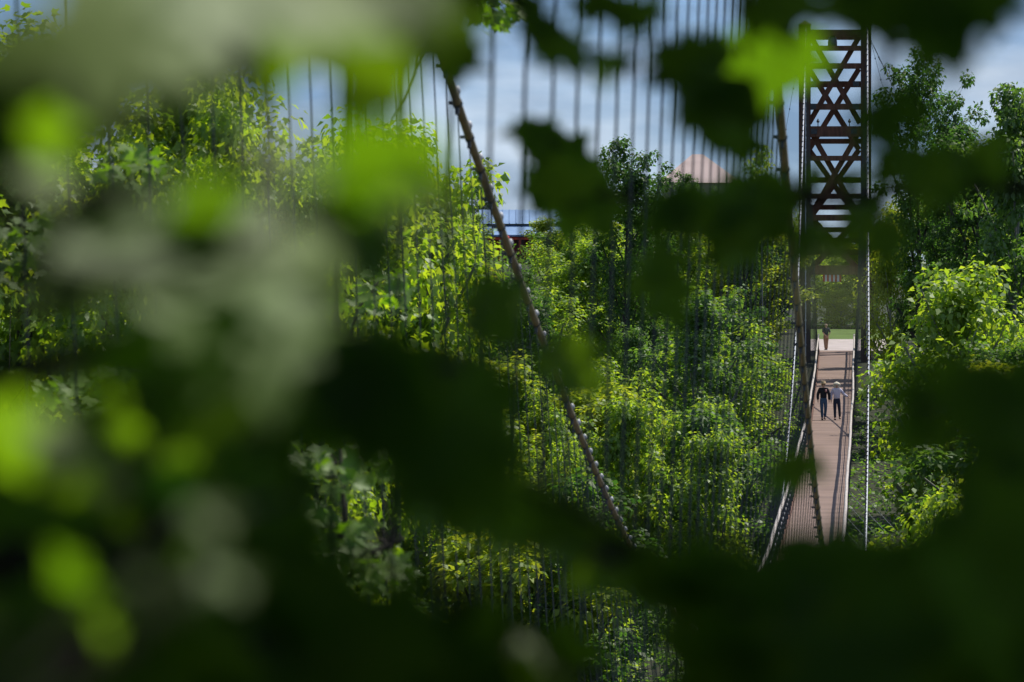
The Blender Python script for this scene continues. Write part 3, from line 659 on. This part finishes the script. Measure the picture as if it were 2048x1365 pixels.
for q in ((250, 555, 3.4, .14, 'pale', -1.05, .6), (350, 505, 3.5, .14, 'pale', -1.1, .6), (300, 545, 3.6, .14, 'pale', -.95, .5), (390, 480, 3.6, .11, 'pale', -.95, .6), (450, 450, 3.3, .09, 'pale', -1.0, .8), (480, 480, 3.4, .05, 'pale', -.5, .8),
          (360, 660, 3.5, .14, 'pale', -.9, .5), (440, 600, 3.6, .13, 'pale', -.9, .5), (340, 690, 3.8, .08, 'pale', -.9, .5),
          (470, 730, 3.6, .13, 'pale', -.7, .5), (540, 655, 3.7, .11, 'pale', -.7, .5), (430, 770, 3.8, .07, 'pale', -.75, .5),
          (640, 505, 3.0, .045, 'pale', .3), (90, 370, 3.2, .035, 'pale', 0), (410, 398, 3.3, .045, 'lit', -1.2),
          (700, 335, 3.3, .05, 'lit', -1.2), (755, 320, 3.2, .055, 'lit', -1.2), (815, 350, 3.3, .05, 'lit', 1.2), (860, 335, 3.3, .035, 'lit', 1.2), (765, 375, 3.4, .05, 'lit', .2), (720, 390, 3.4, .04, 'lit', .2),
          (560, 285, 2.1, .022, 'pale', 0), (600, 350, 2.2, .018, 'pale', 0), (860, 420, 2.3, .034, 'pale', 1.3)):
    T2.leaf(at(q[0], q[1], q[2]), q[3], q[4], q[5], q[6] if len(q) > 6 else 1.0)
b(740, 470, 50, 40, 0, 4.5, 5.5, 4, 'dark', (.07, .09)); b(545, 545, 25, 25, 0, 4.5, 5.2, 3, 'dark', (.05, .07))
b(570, 680, 60, 40, 20, 4.6, 5.6, 6, 'dark', (.08, .11)); b(740, 810, 100, 45, 5, 4.8, 6.0, 14, 'dark', (.09, .12)); b(910, 850, 45, 80, 0, 5.0, 6.0, 10, 'dark', (.09, .12)); b(1000, 625, 15, 45, 0, 6, 7, 5, 'dark', (.06, .08)); b(1140, 740, 50, 18, 15, 6, 7, 4, 'dark', (.06, .08))
b(420, 900, 110, 55, 0, 4.4, 5.4, 15, 'dark');  b(500, 780, 60, 30, 0, 4.4, 5.4, 5, 'dark', (.08, .1))
T2.leaf(at(15, 870, 3.3), .06, 'lit', .2); T2.leaf(at(45, 930, 3.4), .04, 'lit', .6); T2.leaf(at(205, 845, 4.2), .055, 'lit', -1.2); T2.leaf(at(120, 900, 3.0), .045, 'pale', -.6); T2.leaf(at(175, 935, 3.0), .04, 'pale', .4)
# T3: low maple in the bottom left
T3 = NearTree('low_maple', 'low maple branches in deep shade across the bottom left of the view', (-.9, 3.4, ground(-.9, 3.4) - .1))
T3.branch([(-.9, 3.4, -2.2), (-.8, 3.5, -1.2), vis(-300, 1500, 3.9), vis(200, 1300, 4.2), vis(700, 1300, 4.6), vis(1200, 1360, 5)], .03, .006)
T3.branch([vis(-300, 1500, 3.9), vis(0, 1100, 4.0), vis(420, 1060, 4.3), vis(620, 980, 4.4)], .01, .004)
b = T3.blob
b(110, 1080, 130, 80, 0, 4.0, 5.4, 16, 'dark'); b(330, 1000, 190, 90, 0, 4.2, 5.4, 28, 'dark'); b(250, 1270, 290, 110, 0, 4.0, 5.4, 40, 'dark'); b(445, 1130, 40, 140, 0, 4.4, 5.4, 18, 'dark')
b(760, 1350, 260, 35, 0, 4.4, 5.6, 24, 'dark'); b(1020, 1345, 110, 25, 0, 4.8, 5.8, 9, 'dark', (.08, .11)); b(560, 1250, 60, 80, 0, 4.4, 5.6, 8, 'dark')
for q in ((420, 1045, 2.8, .024, 'pale', 0), (290, 1165, 2.8, .015, 'pale', 0), (430, 1150, 2.8, .02, 'pale', 1), (470, 1170, 2.8, .018, 'pale', 0), (385, 1190, 2.8, .010, 'pale', 0), (125, 1160, 3.2, .036, 'lit', -1.2), (205, 1245, 3.2, .03, 'lit', .1)):
    T3.leaf(at(q[0], q[1], q[2]), q[3], q[4], q[5])
# T4: shaded maple on the right and across the bottom
T4 = NearTree('shaded_maple', 'heavily shaded maple filling the lower right corner of the view', (1.5, 4.6, ground(1.5, 4.6) - .1))
T4.branch([(1.5, 4.6, -3.0), (1.4, 4.7, -1.2), (1.2, 4.8, -.2), (1.3, 5, .8)], .05, .02)
T4.branch([(1.4, 4.7, -1.2), vis(2500, 1500, 4.8), vis(2000, 1250, 5.0), vis(1500, 1220, 5.4), vis(1150, 1090, 6.0), vis(850, 960, 6.4)], .02, .004)
T4.branch([(1.2, 4.8, -.2), vis(2500, 700, 5.0), vis(2100, 860, 5.2), vis(1800, 800, 5.6)], .015, .004)
b = T4.blob
b(1800, 1285, 290, 90, 0, 4.2, 5.8, 44, 'dark'); b(1790, 1185, 100, 22, 0, 5.2, 6.2, 9, 'dark', (.08, .10)); b(1700, 1185, 50, 25, 0, 6, 7, 7, 'dark', (.08, .11)); b(2010, 1090, 50, 60, 0, 4.8, 5.8, 12, 'dark'); b(1460, 1335, 110, 30, 0, 4.8, 5.8, 10, 'dark', (.08, .11)); b(1590, 1310, 60, 35, 0, 4.8, 5.8, 7, 'dark', (.08, .11))
b(2040, 870, 15, 90, 0, 4.8, 5.8, 10, 'dark', (.08, .10)); b(1950, 790, 40, 40, 0, 4.8, 5.8, 3, 'dark', (.06, .08)); b(1840, 830, 50, 50, 0, 4.8, 5.8, 2, 'dark', (.05, .07))  # last pair of leaves stands in for shade on the trees behind
b(920, 980, 90, 35, 10, 5.5, 6.5, 12, 'dark', (.07, .1)); b(1060, 1050, 90, 25, 28, 5.8, 6.8, 10, 'dark', (.07, .09)); b(1230, 1130, 90, 20, 18, 5.8, 6.8, 10, 'dark', (.06, .08)); b(1410, 1190, 80, 20, 15, 5.4, 6.4, 7, 'dark', (.07, .1))
b(1590, 950, 25, 25, 0, 7, 8, 3, 'dark', (.05, .07))
T4.leaf(at(1680, 588, 2.3), .022, 'pale', 1.3) 
# T5: maple reaching in from the upper right
T5 = NearTree('reaching_maple', 'maple twigs with dark leaves reaching in front of the timber tower', (1.9, 8.6, ground(1.9, 8.6) - .1))
T5.branch([(1.9, 8.6, -3.6), (1.8, 8.6, -1), (1.6, 8.6, .6), (1.4, 8.8, 1.8)], .05, .02)
T5.branch([(1.8, 8.6, .1), vis(2400, 400, 8.4), vis(1950, 370, 8.2), vis(1650, 400, 8.2), vis(1400, 420, 8.6), vis(1120, 380, 9.2)], .016, .003)
b = T5.blob
b(1130, 370, 50, 65, -30, 8.6, 10, 14, 'dark', (.09, .11)); b(1070, 290, 14, 35, 0, 9, 10, 4, 'dark', (.06, .08), 0); b(1190, 410, 30, 25, 0, 9, 10, 4, 'dark', (.08, .09))
b(1370, 430, 45, 22, 0, 7.5, 8.6, 6, 'dark', (.06, .08)); b(1505, 430, 55, 35, 0, 7.4, 8.6, 11, 'dark', (.08, .10)); b(1650, 488, 45, 12, 0, 7.6, 8.6, 5, 'dark', (.05, .07)); b(1725, 440, 12, 40, 0, 7.6, 8.6, 4, 'dark', (.05, .07))
b(1700, 362, 40, 8, 0, 8, 9, 2, 'dark', (.04, .05)); b(1850, 345, 75, 22, 5, 7, 8.2, 8, 'dark', (.07, .09)); b(1610, 360, 25, 8, 0, 8, 9, 2, 'dark', (.04, .05)); b(1960, 320, 50, 20, 0, 7, 8.2, 3, 'dark', (.05, .07))
b(1330, 590, 45, 60, 0, 7.5, 8.6, 4, 'dark', (.06, .08)); b(1450, 500, 35, 25, 0, 7.5, 8.6, 4, 'dark', (.06, .08));  b(1775, 480, 30, 30, 0, 7, 8, 3, 'dark', (.05, .07))
# mid distance sprays, nearly in focus
T6 = NearTree('midslope_maple', 'sunlit maple saplings with recognisable lobed leaves at lower centre left', (at(600, 1000, 34).x, 34, ground(-1.2, 34) - .1))
T6.branch([T6.base, vis(600, 1500, 34), vis(640, 1250, 34), vis(690, 1040, 34), vis(680, 900, 34)], .05, .01)
T6.branch([vis(640, 1250, 34), vis(720, 1120, 34), vis(800, 1070, 33.6)], .02, .006); T6.branch([vis(700, 1130, 33.9), vis(770, 1095, 33.6), vis(806, 1078, 33.4)], .018, .012)
b = T6.blob
b(600, 930, 60, 40, 0, 33, 35, 30, 'nat', (.09, .13)); b(640, 960, 80, 60, 0, 33, 35, 45, 'nat', (.09, .13)); b(730, 930, 60, 45, 0, 33, 35, 30, 'nat', (.10, .15)); b(680, 1090, 90, 60, 0, 33, 35, 70, 'nat', (.10, .15)); b(770, 1150, 60, 40, 0, 33, 35, 30, 'nat', (.10, .15)); b(640, 1180, 60, 40, 0, 33, 35, 25, 'nat', (.1, .14)); b(790, 890, 50, 30, 0, 33, 35, 12, 'nat', (.1, .14)); b(610, 1060, 40, 60, 0, 33, 35, 20, 'nat', (.1, .14))
T7 = NearTree('slender_maple', 'slender maple with a single bright spray of leaves left of the beige cable', (at(700, 600, 62).x, 62, ground(-1.7, 62) - .1))
T7.branch([T7.base, vis(600, 1500, 62), vis(640, 900, 62), vis(715, 620, 62), vis(760, 560, 62)], .05, .008); T7.blob(765, 585, 55, 50, 0, 61, 63, 42, 'nat', (.12, .17)); T7.blob(700, 620, 50, 30, 0, 61, 63, 14, 'nat', (.12, .16))
T8 = NearTree('tall_dark_maple', 'dark maple spray hanging into the top edge above the beige cable', (6.2, 46, ground(6, 46) - .1))
T8.branch([T8.base, T8.base + Vector((.2, 0, 12)), T8.base + Vector((-.2, 0, 20)), vis(1800, -500, 46), vis(1250, -240, 46), vis(1060, -60, 46), vis(950, 20, 46)], .12, .008)
T8.blob(990, 15, 75, 35, 0, 45, 47, 90, 'nat', (.10, .14)); T8.blob(890, 5, 50, 16, 0, 45, 47, 26, 'nat', (.10, .14)); T8.blob(1000, 60, 25, 14, 0, 45, 47, 8, 'nat', (.09, .12))
# bare twig hanging in front of the sky
T9 = NearTree('bare_twig', 'bare forked twig in front of the sky left of the beige cable', vis(862, 60, 30), 'twig')
T9.branch([vis(862, 60, 30), vis(858, 90, 30), vis(838, 115, 30), vis(832, 150, 30), vis(812, 200, 30), vis(786, 240, 30)], .008, .006)
T9.branch([vis(858, 90, 30), vis(845, 120, 30), vis(830, 150, 30)], .007, .005)
T10 = NearTree('left_slope_maple', 'maple leaves catching sun between the blurred leaves at centre left', (at(60, 800, 44).x, 44, ground(-4, 44) - .1))
T10.branch([T10.base, vis(-60, 1200, 44), vis(120, 900, 44), vis(250, 800, 44), vis(305, 752, 44), vis(240, 740, 44)], .06, .02)
T10.branch([vis(200, 840, 44), vis(270, 790, 44), vis(300, 765, 44)], .03, .03)
b = T10.blob
b(180, 790, 110, 45, 0, 43, 45, 45, 'nat', (.11, .16)); b(80, 470, 90, 60, 0, 43, 45, 40, 'nat', (.11, .16)); b(40, 560, 60, 40, 0, 43, 45, 18, 'nat', (.11, .16)); b(260, 340, 80, 50, 0, 43, 45, 40, 'nat', (.11, .16)); b(60, 990, 50, 14, 0, 43, 45, 12, 'nat', (.1, .14))
for T in (T1, T2, T3, T4, T5, T6, T7, T8, T9, T10): T.finish('stem' if T is T9 else 'branches')
# unseen crown added to shade near leaves, sun gaps cut for the lit ones
nC = 44000
P = np.stack([rng.uniform(-5, 9, nC), rng.uniform(-5, 13.5, nC), rng.uniform(1.5, 6.0, nC)], 1)
P2 = np.stack([rng.uniform(-1.6, 4.6, 34000), rng.uniform(.5, 14, 34000), rng.uniform(1.2, 3.6, 34000)], 1); P = np.concatenate([P, P2]); nC = len(P)
ok = (P[:, 2] > 0.9 + 0.085 * np.maximum(P[:, 1], 0))
Sv = np.array(tuple(S))
for Q, sz in lit_pts:
    d = P - np.array(tuple(Q)); t = d @ Sv; perp = np.linalg.norm(d - t[:, None] * Sv, axis=1); ok &= ~((perp < (.20 if .0 < -Q.x < .11 and abs(Q.z - .09) < .03 else .12) + sz * .5) & (t > 0))
P = P[ok]; nC = len(P)
P = P - np.array(tuple(T1.base))
Vv, Ff = scatter(P, np.array([0, 0, 1.0]) + rng.normal(0, .4, (nC, 3)), rng.normal(0, 1, (nC, 3)), rng.uniform(.16, .24, nC), 'rhomb')
link('crown', mesh_np('crown', Vv, Ff, M['leaf_dark']), T1.root)
# unseen trees added round and behind the camera to block skylight
for i, (X, Y, h) in enumerate(((-6, -3, 13), (-3, -7, 14), (1, -6, 13), (4.5, -4, 14), (8.5, -1, 12), (-8, 3, 13), (-7, 9, 12), (12, 5, 13), (-3, -12, 15), (4, -11, 15), (-10, -8, 15), (10, -7, 15), (-8, 16, 14), (13, 16, 15))):
    put_tree(KINDS[i % 5], X, Y, ground(X, Y) - .2, h, i * 1.3, 'unseen tree added close round the viewpoint to block skylight', 'shade trees added round the viewpoint', 'woodland_tree', 1.2)
yb = np.random.default_rng(5); nB = 26000
a = yb.uniform(0, 6.283, nB); r_ = yb.uniform(2.6, 7, nB); P = np.stack([r_ * np.sin(a), -1.5 + r_ * np.cos(a) * .8 - 1.5, np.zeros(nB)], 1)
P[:, 2] = np.array([ground(x, y) for x, y in P[:, :2]]) + yb.uniform(0, 1, nB) ** 1.2 * 3.2
P = P[~((np.abs(P[:, 0]) < .12 * np.maximum(P[:, 1], 0) + .8) & (P[:, 1] > -.8))]
nB = len(P); Vv, Ff = scatter(P, yb.normal(0, 1, (nB, 3)) + np.array([0, 0, .6]), yb.normal(0, 1, (nB, 3)), yb.uniform(.14, .22, nB), 'rhomb')
tag(link('bushes', mesh_np('bushes', Vv, Ff, M['leaf_dark'])), 'dense bushes round the viewpoint', 'bushes', kind='stuff')

# ------------------------------------------------------------------ people
def skin_mesh(name, J, E, mat, parent, root_i, sub=2):
    me = bpy.data.meshes.new(name); names = list(J); idx = {k: i for i, k in enumerate(names)}
    me.from_pydata([J[k][0] for k in names], [(idx[a], idx[b]) for a, b in E], []); me.materials.append(mat)
    o = link(name, me, parent); md = o.modifiers.new('skin', 'SKIN'); md.use_smooth_shade = True
    for i, k in enumerate(names):
        sv = me.skin_vertices[0].data[i]; r_ = J[k][1]; sv.radius = r_ if isinstance(r_, tuple) else (r_, r_); sv.use_root = (k == root_i)
    ss = o.modifiers.new('sub', 'SUBSURF'); ss.levels = sub; ss.render_levels = sub
    return o
def person(loc, rz, H, pose, mats, label, extras):
    # local frame: person faces -Y, x to the viewer's right
    r_ = empty('person', loc, rz); r_.scale = (H / 1.75,) * 3; tag(r_, label, 'person')
    aL, aR, lL, lR = pose                      # wrist/elbow, ankle/knee positions
    J = {'pelvis': ((0, 0, .95), (.14, .10)), 'waist': ((0, 0, 1.10), (.125, .09)), 'chest': ((0, 0, 1.32), (.16, .11)), 'neckb': ((0, 0, 1.46), (.07, .07)),
         'neck': ((0, -.01, 1.53), (.052, .055)), 'head': ((0, -.02, 1.62), (.075, .088)), 'crown': ((0, -.015, 1.70), (.066, .078)), 'nose': ((0, -.115, 1.60), .012)}
    E = [('pelvis', 'waist'), ('waist', 'chest'), ('chest', 'neckb'), ('neckb', 'neck'), ('neck', 'head'), ('head', 'crown'), ('head', 'nose')]
    for sgn, nm, (el, wr), (kn, an) in ((-1, 'L', aL, lL), (1, 'R', aR, lR)):
        J['sh' + nm] = ((sgn * .18, 0, 1.43), .062); J['el' + nm] = (el, .044); J['wr' + nm] = (wr, .028)
        J['hip' + nm] = ((sgn * .085, 0, .88), .092); J['kn' + nm] = (kn, .058); J['an' + nm] = (an, .04)
        hd = (Vector(wr) - Vector(el)).normalized(); pm_ = Vector(wr) + hd * .07; J['pa' + nm] = (tuple(pm_), (.034, .018))
        E += [('chest', 'sh' + nm), ('sh' + nm, 'el' + nm), ('el' + nm, 'wr' + nm), ('wr' + nm, 'pa' + nm), ('pelvis', 'hip' + nm), ('hip' + nm, 'kn' + nm), ('kn' + nm, 'an' + nm)]
        toe = (an[0] + sgn * .01, an[1] - .15, an[2] - .055); J['toe' + nm] = (toe, .03); E.append(('an' + nm, 'toe' + nm))
        for q, (dx, ln) in enumerate(((-.03, .075), (-.01, .09), (.01, .085), (.03, .065))):
            f1 = pm_ + hd * ln * .55 + Vector((0, dx * 1.0, 0)); f2 = pm_ + hd * ln + Vector((0, dx * 1.0 - .006, 0))
            J['f%d%s' % (q, nm)] = (tuple(f1), .009); J['g%d%s' % (q, nm)] = (tuple(f2), .008); E += [('pa' + nm, 'f%d%s' % (q, nm)), ('f%d%s' % (q, nm), 'g%d%s' % (q, nm))]
        th = Vector(wr) + hd * .05 + Vector((0, -.045, 0)); J['th' + nm] = (tuple(th), .010); E.append(('wr' + nm, 'th' + nm))
    skin_mesh('body', J, E, mats['skin'], r_, 'pelvis')
    def sub(keys, grow_, name, mat, root_i, extra=None):
        JJ = {k: (J[k][0], tuple(x + grow_ for x in (J[k][1] if isinstance(J[k][1], tuple) else (J[k][1],) * 2))) for k in keys}
        if extra: JJ.update(extra)
        EE = [e for e in E if e[0] in JJ and e[1] in JJ]; return skin_mesh(name, JJ, EE, mat, r_, root_i)
    top = ['pelvis', 'waist', 'chest', 'neckb', 'shL', 'elL', 'shR', 'elR'] + (['wrL', 'wrR'] if not mats.get('short') else [])
    sub(top, .03, 'shirt', mats['shirt'], 'pelvis')
    bot = ['waist', 'pelvis', 'hipL', 'knL', 'hipR', 'knR'] + (['anL', 'anR'])
    sub(bot, .018 if mats.get('loose') is None else .035, 'trousers', mats['trousers'], 'pelvis')
    for nm, (kn, an) in (('L', lL), ('R', lR)):
        mb = MB(); mb.tube([(an[0], an[1] + .07, an[2] - .06), (an[0], an[1] + .02, an[2] - .035), (an[0], an[1] - .08, an[2] - .05), (an[0], an[1] - .19, an[2] - .075)], [.035, .055, .05, .03], 8)
        mb.build('shoe', M['shoe'], r_, True)
    for fn in extras: fn(r_)
    return r_
def hair(mat, big):
    def f(r_):
        me = bpy.data.meshes.new('hair'); import bmesh as bmm
        bm = bmm.new(); bmm.ops.create_icosphere(bm, subdivisions=3, radius=1)
        rd = random.Random(3)
        for v in bm.verts:
            n_ = 1 + .10 * math.sin(v.co.x * 9 + 1) * math.sin(v.co.y * 8) + rd.uniform(-.05, .05)
            v.co = Vector((v.co.x * (.10 if not big else .17), v.co.y * (.11 if not big else .15), v.co.z * (.10 if not big else .165))) * n_
            if v.co.y < -.03 and v.co.z < .02: v.co.y = -.03 + .2 * (v.co.y + .03)
            v.co += Vector((0, .015, 1.66 if not big else 1.645))
        bm.to_mesh(me); bm.free(); me.materials.append(mat)
        for p in me.polygons: p.use_smooth = True
        link('hair', me, r_)
    return f
def hat(r_):
    mb = MB(); mb.lathe([(.17, 1.695), (.175, 1.70), (.17, 1.71), (.105, 1.715), (.10, 1.78), (.075, 1.81), (.01, 1.82)], n=16); mb.build('hat', M['straw'], r_, True)
def patch(r_):
    mb = MB(); mb.tube([(.10, -.135, 1.30), (.10, -.14, 1.42)], [.05, .035], 8); mb.build('scarf', M['pink_cloth'], r_, True)
def deckz(D): return DZ(D)
# man in dark jacket and jeans, woman in a pale top, both walking towards the viewpoint
DD = 277.0
pm1 = at(1647, 845, DD).x; pw = at(1674, 842, DD).x
person((pm1, DD, deckz(DD)), 0, 1.84, ((((-.27, .02, 1.16), (-.26, -.06, .92))), ((.27, .0, 1.16), (.26, -.02, .92)), ((-.08, -.06, .52), (-.06, -.02, .09)), ((.10, .02, .52), (.07, .12, .12))),
       dict(skin=M['skin'], shirt=M['black_cloth'], trousers=M['jeans']), 'man in hat, black jacket and jeans walking beside the pale haired woman', [hair(M['greyhair'], False), hat, patch])
person((pw, DD + .2, deckz(DD)), 0, 1.80, (((-.27, .0, 1.17), (-.27, -.04, .93)), ((.33, .0, 1.22), (.52, -.02, 1.10)), ((-.09, .0, .52), (-.08, .02, .09)), ((.12, -.04, .54), (.15, .12, .14))),
       dict(skin=M['skin'], shirt=M['white_cloth'], trousers=M['navy']), 'woman with fluffy pale hair and a white top reaching for the handrail', [hair(M['blonde'], True)])
D3 = 376.0
person((at(1652, 697, D3).x, D3, DZ(371)), math.pi + .35, 1.74, (((-.26, .10, 1.18), (-.06, .18, .96)), ((.26, .10, 1.18), (.06, .19, .95)), ((-.07, -.02, .5), (-.05, 0, .09)), ((.07, .02, .5), (.05, .04, .09))),
       dict(skin=M['skin'], shirt=M['navy'], trousers=M['khaki'], short=True, loose=True), 'man in dark shirt and tan trousers, hands behind his back', [hair(M['greyhair'], False)])
